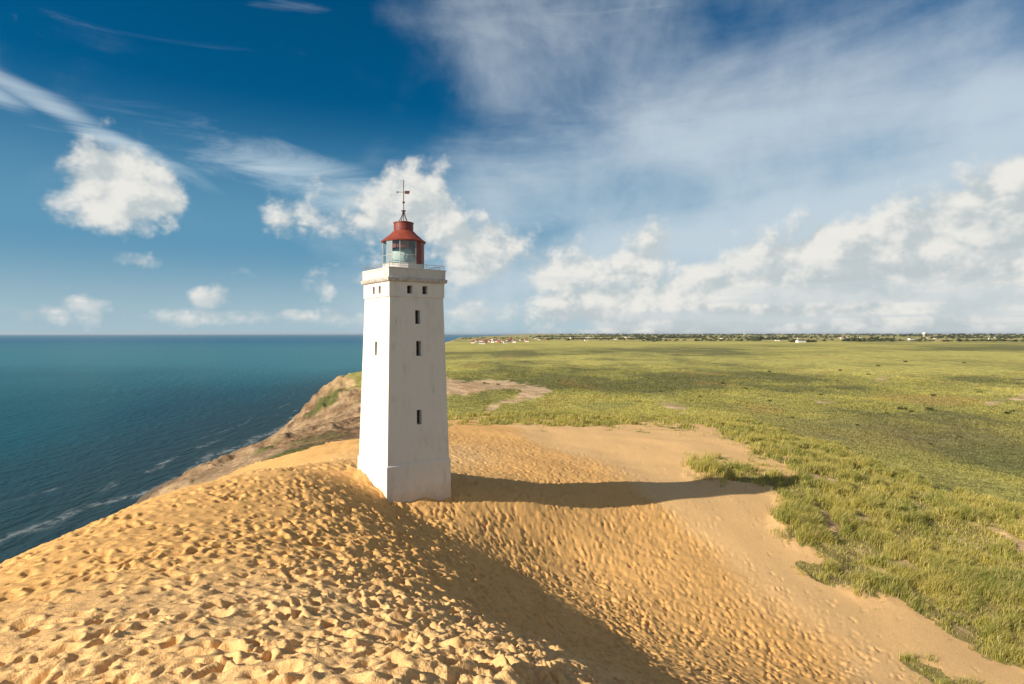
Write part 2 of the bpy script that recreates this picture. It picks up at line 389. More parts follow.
# marram ground: sand showing between the tufts
mg = dunegrass_zone * 1.0
VEG = lerp3(VEG, lerp3(np.broadcast_to(col((.30, .24, .09)), D.shape + (3,)), col((.46, .33, .165)), sstep(0, .35, nB + .5 * nA)), mg * .85)
VEG = lerp3(VEG, col((.58, .40, .21)), sstep(-2, 3, blow) * dunegrass_zone)
CLF = lerp3(np.broadcast_to(col((.22, .14, .078)), D.shape + (3,)), col((.35, .245, .145)), sstep(-.25, .3, fbm(GX / 22, GY / 22 + GZ2 / 7, 4, 141, .6)))
CLF = lerp3(CLF, col((.17, .105, .06)), .8 * sstep(.16, .5, fbm(GX / 8, GY / 8 + GZ2 / 3, 4, 145, .6)))
CLF = lerp3(CLF, col((.46, .32, .165)), sstep(300, 380, D) * sstep(-24, -16, GZ2) * .8)
CLF = lerp3(CLF, col((.105, .11, .035)), sstep(.0, .25, fbm(GX / 26, GY / 30, 4, 147) + .5 * np.exp(-(((PX - 335) / 30) ** 2 + ((PY - 402) / 9) ** 2)) - .20) * (GZ2 > -36))
CLF = lerp3(CLF, col((.17, .125, .085)), sstep(-45, -48, GZ2))

# ---------------- ground materials
def ground_mat(name, bscale, bstr, bdist, vscale, v=.22, rough=.95, coarse=None, contrast_bump2=0):
    m, nt, b = new_mat(name)
    pos = nt.node('ShaderNodeNewGeometry').outputs['Position']
    a = nt.node('ShaderNodeVertexColor', layer_name='tint').outputs['Color']
    f = nt.mapr(nt.noise(pos, vscale, 6, .65), .3, .7, 1 - v, 1 + v)
    if coarse:
        f = nt.math('MULTIPLY', f, nt.mapr(nt.noise(pos, coarse, 5, .6), .3, .7, 1 - v, 1 + v))
    c = nt.node('ShaderNodeVectorMath', {0: a, 1: (1, 1, 1)}, operation='MULTIPLY'); nt.l.new(f, c.inputs[1])
    nt.l.new(c.outputs[0], b.inputs['Base Color'])
    b.inputs['Roughness'].default_value = rough; b.inputs['Specular IOR Level'].default_value = .15
    h = nt.noise(pos, bscale, 6, .65)
    if contrast_bump2:
        h = nt.math('ADD', h, nt.math('MULTIPLY', nt.noise(pos, contrast_bump2, 3, .6), 1.4))
    bp = nt.node('ShaderNodeBump', {'Height': h, 'Strength': bstr, 'Distance': bdist})
    nt.l.new(bp.outputs[0], b.inputs['Normal'])
    return m
M_sand = ground_mat('sand_grain', 9, .6, .045, 9, .13, contrast_bump2=26)
M_heath = ground_mat('heath_turf', 1.3, .9, .35, 1.1, .30, coarse=.22)
M_cliff = ground_mat('cliff_earth', 1.1, .9, .5, .9, .25, coarse=.2)

idx = np.arange(nth * nrd).reshape(nrd, nth)
quads = np.stack([idx[:-1, :-1], idx[:-1, 1:], idx[1:, 1:], idx[1:, :-1]], -1).reshape(-1, 4)[:, ::-1]
V = np.stack([GX, GY, GZ2], -1).reshape(-1, 3)
fs = is_sand[:-1, :-1].ravel(); fc = is_cliff[:-1, :-1].ravel()
wet = (GZ2[:-1, :-1].ravel() < SEA - 2.5)
def sub(name, sel, colr, mat):
    q = quads[sel]; u, inv = np.unique(q, return_inverse=True)
    o = npmesh(name, V[u], inv.reshape(q.shape), mat, True, colr.reshape(-1, 3)[u])
    tag(o, kind='structure'); return o
sub('sand_dune', fs, SANDC, M_sand)
sub('sea_cliff', fc & ~fs & ~wet, CLF, M_cliff)
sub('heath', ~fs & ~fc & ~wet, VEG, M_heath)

def ground_z(x, y):
    """height of the finished ground sheet at plan points"""
    x = np.atleast_1d(np.asarray(x, float)); y = np.atleast_1d(np.asarray(y, float))
    th = np.arctan2(x, y); d = np.hypot(x, y)
    j = np.clip(np.searchsorted(TH, th) - 1, 0, nth - 2); i = np.clip(np.searchsorted(RD, d) - 1, 0, nrd - 2)
    u = (th - TH[j]) / (TH[j + 1] - TH[j]); v = (d - RD[i]) / (RD[i + 1] - RD[i])
    return (GZ2[i, j] * (1 - u) + GZ2[i, j + 1] * u) * (1 - v) + (GZ2[i + 1, j] * (1 - u) + GZ2[i + 1, j + 1] * u) * v
def field_at(A, x, y):
    th = np.arctan2(x, y); d = np.hypot(x, y)
    j = np.clip(np.searchsorted(TH, th) - 1, 0, nth - 2); i = np.clip(np.searchsorted(RD, d) - 1, 0, nrd - 2)
    return A[i, j]

# ================================================================== SEA
def sea_mat():
    m, nt, b = new_mat('sea_water')
    pos = nt.node('ShaderNodeNewGeometry').outputs['Position']
    sep = nt.node('ShaderNodeSeparateXYZ', {0: pos})
    X, Y = sep.outputs[0], sep.outputs[1]
    cx = nt.math('MULTIPLY_ADD', nt.math('MINIMUM', nt.math('MAXIMUM', nt.math('SUBTRACT', Y, 400.), 0.), 4100.), -.068, -148.)
    c = nt.math('SUBTRACT', cx, X)          # metres off the shore
    wob = nt.noise(nt.mapping(pos, scale=(.012, .012, .012)), 1., 4, .6)
    big = nt.noise(nt.mapping(pos, scale=(.0016, .0011, .001)), 1., 4, .55)
    deep = nt.mixc(nt.mapr(big, .38, .66), (.006, .048, .090), (.014, .112, .155))
    colr = nt.mixc(nt.mapr(nt.math('ADD', c, nt.math('MULTIPLY', wob, 60.)), 190., 10., 0, .9), deep, (.022, .052, .062))
    band = nt.math('ADD', nt.math('SUBTRACT', Y, 330.), nt.math('MULTIPLY', nt.math('SUBTRACT', big, .5), 500.))
    colr = nt.mixc(nt.mapr(band, 60., 1000., 0, .85), colr, (.052, .220, .285))
    colr = nt.mixc(nt.mapr(band, 1500., 5000., 0, .85), colr, (.008, .125, .25))
    # foam of the breakers
    cw = nt.math('ADD', c, nt.math('MULTIPLY', nt.math('SUBTRACT', wob, .5), 46.))
    lace = nt.noise(nt.mapping(pos, scale=(.28, .16, .2)), 1., 6, .7)
    foam = None
    for c0, w, s in ((2., 6., .42), (20., 3.0, .5), (38., 2.0, .22)):
        dd = nt.math('ABSOLUTE', nt.math('SUBTRACT', cw, c0))
        f = nt.mapr(dd, w, 0., 0., s)
        patch = nt.mapr(nt.noise(nt.mapping(pos, loc=(c0, c0 * 3, 0), scale=(.02, .022, .02)), 1., 2, .5), .47, .60)
        f = nt.math('MULTIPLY', f, patch) if c0 > 10 else f
        foam = f if foam is None else nt.math('MAXIMUM', foam, f)
    foam = nt.math('MULTIPLY', foam, nt.mapr(lace, .40, .62))
    colr = nt.mixc(foam, colr, (.5, .55, .56))
    rough = nt.math('ADD', nt.math('MULTIPLY', foam, .5), .16)
    p1 = nt.mapping(pos, rot=(0, 0, R(-28)), scale=(.16, .055, .1))
    p2 = nt.mapping(pos, rot=(0, 0, R(20)), scale=(.5, .22, .3))
    h = nt.math('ADD', nt.math('MULTIPLY', nt.noise(p1, 1., 5, .6, .4), 2.6), nt.math('MULTIPLY', nt.noise(p2, 1., 5, .65), 1.0))
    h = nt.math('ADD', h, nt.math('MULTIPLY', foam, .4))
    bp = nt.node('ShaderNodeBump', {'Height': h, 'Strength': .85, 'Distance': 1.0})
    df = nt.node('ShaderNodeBsdfDiffuse', {'Color': colr, 'Normal': bp.outputs[0]})
    gs = nt.node('ShaderNodeBsdfGlossy', {'Roughness': rough, 'Normal': bp.outputs[0]})
    frn = nt.node('ShaderNodeFresnel', {'IOR': 1.33, 'Normal': bp.outputs[0]})
    fac = nt.math('MINIMUM', nt.math('MULTIPLY', frn.outputs[0], .45), .17)
    ms = nt.node('ShaderNodeMixShader', {0: fac, 1: df.outputs[0], 2: gs.outputs[0]})
    nt.l.new(ms.outputs[0], nt.n['Material Output'].inputs['Surface'])
    return m
bm = bmesh.new()
vs = [bm.verts.new(p) for p in ((-150000, -3000, SEA), (9000, -3000, SEA), (9000, 150000, SEA), (-150000, 150000, SEA))]
bm.faces.new(vs)
tag(obj('sea', bm, sea_mat()), kind='structure')

# ================================================================== GRASS
def blade_mat(name, trans=.35):
    m, nt, b = new_mat(name)
    a = nt.node('ShaderNodeVertexColor', layer_name='tint').outputs['Color']
    nt.l.new(a, b.inputs['Base Color']); b.inputs['Roughness'].default_value = .6; b.inputs['Specular IOR Level'].default_value = .25
    tl = nt.node('ShaderNodeBsdfTranslucent', {'Color': a})
    mx = nt.node('ShaderNodeMixShader', {0: trans, 1: b.outputs[0], 2: tl.outputs[0]})
    nt.l.new(mx.outputs[0], nt.n['Material Output'].inputs['Surface'])
    return m
M_blade = blade_mat('marram_blade')

def scatter(weight, n, dmin, dmax):
    ii = np.where((RD[:-1] > dmin) & (RD[:-1] < dmax))[0]; i0, i1 = ii[0], ii[-1]
    area = (np.diff(RD)[:, None] * RD[:-1, None] * np.diff(TH)[None, :])[i0:i1 + 1]
    w = (area * weight[i0:i1 + 1, :-1] * (np.abs(TH[:-1]) < R(47))[None, :]).ravel()
    w = w / w.sum()
    k = rng.choice(w.size, n, p=w)
    i = k // (nth - 1) + i0; j = k % (nth - 1)
    u, v = rng.uniform(0, 1, n), rng.uniform(0, 1, n)
    d = RD[i] + v * (RD[i + 1] - RD[i]); th = TH[j] + u * (TH[j + 1] - TH[j])
    x, y = d * np.sin(th), d * np.cos(th)
    return x, y, ground_z(x, y), d

def blades(x, y, z, L, W, lean_dir, lean, cols):
    n = len(x)
    ang = rng.uniform(0, 2 * np.pi, n)
    wx, wy = np.cos(ang) * W / 2, np.sin(ang) * W / 2
    lx, ly = np.cos(lean_dir) * lean, np.sin(lean_dir) * lean
    b = np.stack([x, y, z - .05], -1)
    mid = b + np.stack([lx * L * .3, ly * L * .3, L * .62], -1)
    tip = b + np.stack([lx * L * .95, ly * L * .95, L * np.sqrt(np.maximum(1 - .8 * lean ** 2, .2))], -1)
    w = np.stack([wx, wy, np.zeros(n)], -1)
    v = np.stack([b - w, b + w, mid + w * .8, mid - w * .8, tip + w * .12, tip - w * .12], 1).reshape(-1, 3)
    o = np.arange(n)[:, None] * 6
    q = np.concatenate([o + np.array([0, 1, 2, 3]), o + np.array([3, 2, 4, 5])], 0)
    return v, q, np.repeat(cols, 6, 0)

gw = dunegrass_zone * (1.0 * (sandm < 3)) * (blow < 0) * (~is_cliff)
edge = sstep(4, -10, sandm)                # thins out towards the open sand
clump = sstep(-.16, .36, fbm(GX / 2.2, GY / 1.7, 3, 151) + .75 * nA + .35 * fbm(GX / 22, GY / 7, 2, 153))
strays = .42 * (sandm > 0) * sstep(18, 2, sandm) * (PX > 670) * (D < 120) * sstep(.16, .42, nB + .3 * nA)
wgt = (gw * edge * (.07 + .93 * clump) + strays) * np.clip(60 / D, .25, 3) ** 1.3
N = 430000
x, y, z, d = scatter(wgt, N, 18, 190)
L = rng.uniform(.35, 1.0, N) * (.45 + .75 * field_at(clump, x, y)) * (.8 + .5 * np.clip(fbm(x / 5, y / 5, 2, 163) + .3, 0, 1)) * np.clip(d / 60, .9, 1.25)
W = np.clip(d * .00058, .018, .09) * rng.uniform(.7, 1.3, N)
g = rng.uniform(0, 1, N)[:, None]; pn = (.5 + 1.1 * fbm(x / 7, y / 7, 3, 161))[:, None] + .22 * rng.normal(size=(N, 1))
cb = mix(col((.20, .235, .04)), col((.52, .45, .10)), np.clip(pn, 0, 1))
cb = np.where(g > .72, col((.58, .48, .20)), cb) * rng.uniform(.75, 1.25, (N, 1))
v, q, cc = blades(x, y, z, L, W, rng.normal(.25, .9, N), np.clip(rng.normal(.5, .2, N), .05, .95), cb)
tag(npmesh('marram_grass', v, q, M_blade, False, cc), 'green marram grass covering the dune slope right of the bare sand', 'grass', kind='stuff')

# low heather and turf tufts over the heath beyond
hw = (~is_sand) * (~is_cliff) * (~dunegrass_zone) * (GZ > -30) * (barew < .08) * (PX > 425) * np.clip(150 / D, .1, 2) ** 1.6
N = 210000
x, y, z, d = scatter(hw * (.2 + .8 * sstep(-.2, .3, n2)) * sstep(620, 220, D), N, 60, 640)
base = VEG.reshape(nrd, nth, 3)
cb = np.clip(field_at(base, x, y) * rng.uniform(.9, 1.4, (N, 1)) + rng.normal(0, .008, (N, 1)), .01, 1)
L = rng.uniform(.15, .42, N) * np.clip(d / 200, .8, 1.4); W = d * .0013 * rng.uniform(.7, 1.6, N)
v, q, cc = blades(x, y, z, L, W, rng.uniform(0, 6.28, N), np.clip(rng.normal(.75, .2, N), .05, .98), cb)
tag(npmesh('heather', v, q, M_blade, False, cc), 'olive heather and rough grass spreading over the flat heath', 'heather', kind='stuff')

# ================================================================== LIGHTHOUSE
TC = (-8.87, 49.1); ROT = R(37)
def whitewash(name, base=(.80, .785, .75), stain=.25):
    m, nt, b = new_mat(name)
    pos = nt.node('ShaderNodeNewGeometry').outputs['Position']
    run = nt.noise(nt.mapping(pos, scale=(1.7, 1.7, .34)), 1., 6, .65)
    blot = nt.noise(pos, .9, 6, .6)
    s = nt.math('MULTIPLY', nt.mapr(run, .46, .74), nt.mapr(blot, .35, .7))
    c = nt.mixc(nt.math('MULTIPLY', s, stain * 2.2), base, (.40, .36, .32))
    c = nt.mixc(nt.mapr(nt.noise(pos, 5.5, 5, .7), .60, .72, 0, stain * .8), c, (.56, .50, .45))
    nt.l.new(c, b.inputs['Base Color']); b.inputs['Roughness'].default_value = .85; b.inputs['Specular IOR Level'].default_value = .2
    cour = nt.node('ShaderNodeTexBrick', {'Vector': nt.mapping(pos, rot=(R(90), 0, 0)), 'Scale': 1., 'Mortar Size': .012, 'Brick Width': .5, 'Row Height': .16})
    h = nt.math('ADD', nt.math('MULTIPLY', nt.noise(pos, 7, 6, .65), 1.), nt.math('MULTIPLY', nt.noise(pos, 1.2, 4, .6), 1.6))
    bp = nt.node('ShaderNodeBump', {'Height': h, 'Strength': .15, 'Distance': .05})
    nt.l.new(bp.outputs[0], b.inputs['Normal'])
    return m
M_wall = whitewash('whitewashed_wall', (.74, .705, .655), .25)
M_par = whitewash('weathered_parapet', (.63, .605, .57), .5)
M_plinth = whitewash('plinth_render', (.74, .70, .65), .22)
_nt = NT(M_plinth.node_tree); _b = _nt.n['Principled BSDF']; _src = _b.inputs['Base Color'].links[0].from_socket
_pos = _nt.node('ShaderNodeNewGeometry').outputs['Position']; _z = _nt.node('ShaderNodeSeparateXYZ', {0: _pos}).outputs[2]
_h = _nt.math('ADD', _z, _nt.math('MULTIPLY', _nt.math('SUBTRACT', _nt.noise(_pos, 1.6, 5, .65), .5), 2.6))
_nt.l.new(_nt.mixc(_nt.mapr(_h, 1.1, -.6, 0, .5), _src, (.50, .36, .22)), _b.inputs['Base Color'])   # blown sand clinging to the foot
M_led = plain('shade_grey_cornice', (.47, .435, .40), .9, .25, 3., bump=.4)  # white cornice coloured greyer, standing in for the shade on it
M_red = plain('red_paint', (.20, .038, .027), .5, .22, 3.)
M_redroof = plain('red_roof_paint', (.25, .053, .032), .5, .18, 2.5)
M_iron = plain('dark_iron', (.10, .04, .032), .55, .2, 8., metal=.2)
M_rail = plain('galvanised_rail', (.42, .43, .42), .45, .15, 9., metal=.6)
M_bar = plain('pale_glazing_bar', (.50, .51, .50), .5, .15, 9.)
M_dark = plain('dark_pane', (.015, .014, .014), .35, .3, 4.)
M_board = plain('grey_board', (.20, .17, .15), .8, .3, 4.)
M_floor = plain('gallery_floor', (.34, .31, .28), .9, .2, 2.)
mg_, ntg, bg = new_mat('lantern_glass')
gl = ntg.node('ShaderNodeBsdfGlossy', {'Color': (.9, .95, .95, 1), 'Roughness': .03})
tr_ = ntg.node('ShaderNodeBsdfTransparent', {'Color': (.80, .88, .87, 1)})
fr = ntg.node('ShaderNodeFresnel', {'IOR': 1.5})
mxg = ntg.node('ShaderNodeMixShader', {0: ntg.math('MULTIPLY_ADD', fr.outputs[0], .9, .06), 1: tr_.outputs[0], 2: gl.outputs[0]})
ntg.l.new(mxg.outputs[0], ntg.n['Material Output'].inputs['Surface'])
M_glass = mg_
M_lens = plain('milky_lens', (.58, .65, .64), .7, .1, 3.)

lh = link(bpy.data.objects.new('lighthouse', None)); lh.location = (TC[0], TC[1], 0); lh.rotation_euler = (0, 0, ROT)
tag(lh, 'tall square white lighthouse with red lantern standing on the sand dune', 'lighthouse')

# local frame: side k has outward normal; width is measured along u
def side(k):
    a = k * math.pi / 2
    n = Vector((math.sin(a), -math.cos(a), 0)); u = Vector((math.cos(a), math.sin(a), 0))
    return n, u
def wall_face(bm, k, w0, w1, z0, z1, holes, depth=.52):
    """sloping face of a square shaft with real openings; holes: (u0,u1,za,zb) with u in metres from centre"""
    n, u = side(k)
    hw = lambda z: (w0 + (w1 - w0) * (z - z0) / (z1 - z0)) / 2
    zs = sorted({z0, z1, *[h[2] for h in holes], *[h[3] for h in holes]})
    for za, zb in zip(zs[:-1], zs[1:]):
        row = sorted([h for h in holes if h[2] <= za + 1e-6 and h[3] >= zb - 1e-6])
        us = [None] + [e for h in row for e in (h[0], h[1])] + [None]
        for i in range(0, len(us), 2):
            def P(uu, sgn, z): return n * hw(z) + u * (uu if uu is not None else sgn * hw(z)) + Vector((0, 0, z))
            bm.faces.new([bm.verts.new(P(us[i], -1, za)), bm.verts.new(P(us[i + 1], 1, za)), bm.verts.new(P(us[i + 1], 1, zb)), bm.verts.new(P(us[i], -1, zb))])
    for (a, b, za, zb) in holes:
        o = [n * hw(z) + u * x + Vector((0, 0, z)) for x, z in ((a, za), (b, za), (b, zb), (a, zb))]
        inn = [p - n * depth for p in o]
        for i in range(4):
            j = (i + 1) % 4
            bm.faces.new([bm.verts.new(q) for q in (o[i], o[j], inn[j], inn[i])])
def window_part(k, w0, w1, z0, z1, h, depth=.44, board=False):
    n, u = side(k); a, b, za, zb = h
    zc = (za + zb) / 2; hwz = lambda z: (w0 + (w1 - w0) * (z - z0) / (z1 - z0)) / 2
    bmw = bmesh.new(); t = .05
    def bx(u0, u1, c0, c1, dep, th):
        vs = []
        for dd in (dep, dep + th):
            for (uu, zz) in ((u0, c0), (u1, c0), (u1, c1), (u0, c1)):
                vs.append(bmw.verts.new(n * (hwz(zc) - dd) + u * uu + Vector((0, 0, zz))))
        for f in ((0, 1, 2, 3), (7, 6, 5, 4), (0, 4, 5, 1), (1, 5, 6, 2), (2, 6, 7, 3), (3, 7, 4, 0)): bmw.faces.new([vs[i] for i in f])
    bx(a + .004, a + t, za + .004, zb - .004, depth - .06, .05); bx(b - t, b - .004, za + .004, zb - .004, depth - .06, .05)
    bx(a + t, b - t, za + .004, za + t, depth - .06, .05); bx(a + t, b - t, zb - t, zb - .004, depth - .06, .05)
    bx(a + t, b - t, zc - .018, zc + .018, depth - .05, .03)
    w = obj('window', bmw, M_board, lh)
    bmp = bmesh.new(); bmw = bmp
    bx(a - .02, b + .02, za - .02, zb + .02, depth, .04)
    obj('pane', bmp, M_board if board else M_dark, w)
def uq(f): return f
SH0, SH1, SW0, SW1 = 2.40, 15.35, 5.40, 4.70
front = [(-.20, .25, 13.24, 14.32), (-.15, .30, 10.72, 11.9), (-.17, .26, 5.36, 6.5)]
left = [(-.12, .30, 10.75, 11.85)]
faces = {0: front, 3: left, 1: left, 2: front}
bm = bmesh.new()
for k in range(4): wall_face(bm, k, SW0, SW1, SH0, SH1, faces[k])
bmesh.ops.remove_doubles(bm, verts=bm.verts[:], dist=1e-4)
obj('tower_shaft', bm, M_wall, lh)
for k in range(4):
    for h in faces[k]: window_part(k, SW0, SW1, SH0, SH1, h, board=(k in (3,)))
# frieze with the pairs of small openings
FW0, FW1 = 4.84, 4.84
pair = [(-.92, -.46, 15.6, 16.24), (.42, .88, 15.6, 16.24)]
pairl = [(-.62, -.22, 15.62, 16.22), (.48, .90, 15.62, 16.22)]
fp = {0: pair, 3: pairl, 1: pair, 2: pair}
bm = bmesh.new()
for k in range(4): wall_face(bm, k, FW0, FW1, 15.35, 16.62, fp[k])
bmesh.ops.remove_doubles(bm, verts=bm.verts[:], dist=1e-4)
v4 = [bm.verts.new((sx * 2.42, sy * 2.42, 15.352)) for sx, sy in ((-1, -1), (1, -1), (1, 1), (-1, 1))]; bm.faces.new(v4)
obj('frieze', bm, M_wall, lh)
for k in range(4):
    for h in fp[k]: window_part(k, FW0, FW1, 15.35, 16.62, h, board=(k == 3))
def sq_ring(prof):
    b = bmesh.new(); rows = []
    for (w, z) in prof: rows.append([b.verts.new((sx * w / 2, sy * w / 2, z)) for sx, sy in ((-1, -1), (1, -1), (1, 1), (-1, 1))])
    for r0, r1 in zip(rows[:-1], rows[1:]):
        for i in range(4): b.faces.new((r0[i], r0[(i + 1) % 4], r1[(i + 1) % 4], r1[i]))
    return b
obj('cornice', sq_ring([(4.80, 16.50), (5.10, 16.54), (5.20, 16.66), (5.20, 16.82), (4.9, 16.86)]), M_led, lh)
obj('parapet', sq_ring([(4.96, 16.85), (4.98, 17.50), (5.04, 17.505), (5.04, 17.60), (4.5, 17.60), (4.5, 16.9)]), M_par, lh)
bm = sq_ring([(4.52, 17.0), (.02, 17.0)]); obj('gallery_floor', bm, M_floor, lh)
# plinth: slightly proud, battered, foot buried in sand
bm = sq_ring([(5.66, -3.), (5.62, 0), (5.56, 2.36), (5.36, 2.45)])
obj('plinth', bm, M_plinth, lh)
# railing on the parapet
bm = bmesh.new()
rh = 17.6 + .34; e = 2.40
for k in range(4):
    n, u = side(k)
    for zz, rr in ((rh, .022), (17.6 + .17, .012)):
        add_rod(bm, n * e - u * e + Vector((0, 0, zz)), n * e + u * e + Vector((0, 0, zz)), rr, 6)
    for i in range(6):
        p = n * e + u * (-e + 2 * e * i / 6); add_rod(bm, p + Vector((0, 0, 17.58)), p + Vector((0, 0, rh)), .018, 6)
obj('railing', bm, M_rail, lh)
# lantern room: sixteen sided, glazed to the sea, closed with red plates inland
LR, LB, LE = 1.66, 17.0, 19.96
A_off = -ROT
N16 = 16
def ang(i): return A_off + 2 * math.pi * (i + .02) / N16
bm = bmesh.new(); add_lathe(bm, [(LR + .02, LB), (LR + .02, LB + 1.05), (LR - .06, LB + 1.08), (LR - .06, LB)], N16, ang(0), ang(0) + 2 * math.pi)
lan = obj('lantern_room', bm, M_par, lh)
red_seg = [13, 14, 15, 0, 1, 2, 3, 4]      # in sixteenths, counter-clockwise from camera right
red_seg = [14, 15, 0, 1, 2, 3, 4]
for i in range(N16):
    a, b2 = ang(i), ang(i + 1)
    p0 = Vector((LR * math.cos(a), LR * math.sin(a), 0)); p1 = Vector((LR * math.cos(b2), LR * math.sin(b2), 0))
    bm = bmesh.new()
    if i in red_seg:
        for (r0) in (0,):
            q0, q1 = p0 * 1.012, p1 * 1.012; s0, s1 = p0 * .985, p1 * .985
            vs = [bm.verts.new(q + Vector((0, 0, z))) for z in (LB + .05, LE) for q in (q0, q1, s1, s0)]
            for f in ((0, 1, 5, 4), (1, 2, 6, 5), (2, 3, 7, 6), (3, 0, 4, 7), (0, 3, 2, 1), (4, 5, 6, 7)): bm.faces.new([vs[j] for j in f])
        obj('wall_plate', bm, M_red, lan)
    else:
        vs = [bm.verts.new(q) for q in (p0 + Vector((0, 0, LB + 1.06)), p1 + Vector((0, 0, LB + 1.06)), p1 + Vector((0, 0, LE)), p0 + Vector((0, 0, LE)))]
        bm.faces.new(vs); obj('glass_pane', bm, M_glass, lan)
glz = [i for i in range(N16) if i not in red_seg]
bm = bmesh.new()
for i in sorted({*glz, *[(j + 1) % N16 for j in glz]}):
    if i not in (5, 7, 9, 11, 12, 14): continue
    a = ang(i); p = Vector((LR * 1.01 * math.cos(a), LR * 1.01 * math.sin(a), 0))
    add_rod(bm, p + Vector((0, 0, LB + 1.0)), p + Vector((0, 0, LE)), .022, 6)
for zz in (LB + 1.09, LB + 1.75):
    for i in glz:
        a, b2 = ang(i), ang(i + 1)
        add_rod(bm, (LR * 1.01 * math.cos(a), LR * 1.01 * math.sin(a), zz), (LR * 1.01 * math.cos(b2), LR * 1.01 * math.sin(b2), zz), .022, 6)
obj('glazing_bar', bm, M_bar, lan)
# inside: red band under the eave, pale lamp housing
bm = bmesh.new(); add_lathe(bm, [(1.40, LE - .62), (1.40, LE - .16)], N16, ang(4.8), ang(13.2)); obj('eave_band', bm, M_red, lan)
bm = bmesh.new(); add_lathe(bm, [(1.56, LB + .1), (1.56, LE - .1)], 14, ang(14) - 2 * math.pi, ang(5)); obj('lining', bm, M_bar, lan)
bm = bmesh.new(); add_lathe(bm, [(.02, LB + .02), (.75, LB + .05), (.75, LB + .8), (.95, LB + 1.0), (1.05, LB + 1.6), (1.0, LB + 2.2), (.7, LB + 2.5), (.02, LB + 2.55)], 20); obj('lamp_lens', bm, M_lens, lan, True)
# roof
bm = bmesh.new(); add_lathe(bm, [(1.50, LE - .06), (1.80, LE - .06), (1.82, LE + .02), (1.62, LE + .16), (1.12, LE + .58), (.86, LE + .84), (.79, LE + .88)], 32)
rf = obj('lantern_roof', bm, M_redroof, lh, False)
bm = bmesh.new(); add_lathe(bm, [(.01, LE - .05), (1.52, LE - .05)], 32); obj('ceiling', bm, M_red, rf)
bm = bmesh.new(); add_lathe(bm, [(.79, LE + .84), (.79, LE + 1.50), (.83, LE + 1.51), (.83, LE + 1.58), (.80, LE + 1.59), (.45, LE + 1.68), (.01, LE + 1.70)], 28); obj('vent_drum', bm, M_red, rf)
# weathervane
ZT = LE + 1.68
bm = bmesh.new(); add_rod(bm, (0, 0, ZT - .1), (0, 0, 25.05), .034, 8)
vane = obj('weathervane', bm, M_iron, lh)
for i in range(4):
    a = A_off + math.pi / 4 + i * math.pi / 2
    bm = bmesh.new(); pts = [(.62, ZT - .14), (.34, ZT + .12), (.15, ZT + .5), (.07, ZT + .85)]
    for (r0, z0), (r1, z1) in zip(pts[:-1], pts[1:]):
        add_rod(bm, (r0 * math.cos(a), r0 * math.sin(a), z0), (r1 * math.cos(a), r1 * math.sin(a), z1), .03, 6)
    obj('stay', bm, M_iron, vane)
bm = bmesh.new(); add_lathe(bm, [(.01, -.1), (.08, -.07), (.11, 0), (.08, .07), (.01, .1)], 12, c=(0, 0, 23.22)); obj('ball', bm, M_iron, vane, True)
bm = bmesh.new(); add_lathe(bm, [(.03, -.05), (.2, -.01), (.2, .03), (.03, .06)], 12, c=(0, 0, 22.52)); obj('collar', bm, M_iron, vane)
bm = bmesh.new()
ca, sa = math.cos(A_off), math.sin(A_off)
def L2(x, z): return Vector((x * ca, x * sa, z))
add_rod(bm, L2(-.52, 24.06), L2(.54, 24.06), .02, 6)
nrm = Vector((-sa, ca, 0)) * .02
for pts in ([(-.44, 23.98), (-.44, 24.14), (-.62, 24.06)], [(.08, 23.93), (.40, 23.90), (.50, 23.98), (.44, 24.06), (.52, 24.16), (.10, 24.17)]):
    f0 = [bm.verts.new(L2(*p) + nrm) for p in pts]; f1 = [bm.verts.new(L2(*p) - nrm) for p in pts]
    bm.faces.new(f0); bm.faces.new(f1[::-1])
    for i in range(len(pts)):
        j = (i + 1) % len(pts); bm.faces.new((f0[i], f1[i], f1[j], f0[j]))
obj('vane_arrow', bm, M_iron, vane)

# ================================================================== FAR THINGS
M_hwall = plain('house_white', (.72, .70, .66), .8); M_hred = plain('house_brick', (.30, .12, .07), .8)
M_hroof = plain('tile_roof', (.22, .09, .06), .8); M_hroofd = plain('dark_roof', (.10, .09, .09), .8)
def house_mesh(l, w, h, rh_, mw, mr):
    b = bmesh.new()
    pr = [(-w / 2, -3), (w / 2, -3), (w / 2, h), (0, h + rh_), (-w / 2, h)]
    A = [b.verts.new((-l / 2, y_, z_)) for y_, z_ in pr]; B = [b.verts.new((l / 2, y_, z_)) for y_, z_ in pr]
    b.faces.new(A); b.faces.new(B[::-1])
    for i in range(5):
        j = (i + 1) % 5
        f = b.faces.new((A[i], B[i], B[j], A[j])); f.material_index = 1 if i in (2, 3) else 0
    me = bpy.data.meshes.new('house'); bmesh.ops.recalc_face_normals(b, faces=b.faces[:]); b.to_mesh(me); b.free()
    me.materials.append(mw); me.materials.append(mr); return me
HM = [house_mesh(16, 8, 4, 4, M_hwall, M_hroof), house_mesh(14, 8, 5, 4, M_hred, M_hroof), house_mesh(20, 9, 4, 4, M_hwall, M_hroofd), house_mesh(34, 14, 7, 4, M_hwall, M_hroofd)]
def place(name, me, px, d, rz, label, cat, group=None, s=1.):
    o = link(bpy.data.objects.new(name, me))
    x = (px - CX) / F * d
    o.location = (x, d, float(ground_z(x, d)[0])); o.rotation_euler = (0, 0, rz); o.scale = (s, s, s)
    return tag(o, label, cat, group)
for i in range(44):
    px = random.uniform(468, 545); d = random.uniform(1750, 3000) + max(0, px - 510) * 14
    k = random.choice((0, 0, 1, 1, 2))
    place('house', HM[k], px, d, random.uniform(-.6, .6), 'tiny house in the coastal village left on the land horizon', 'house', 'houses of the far coastal village', .8)
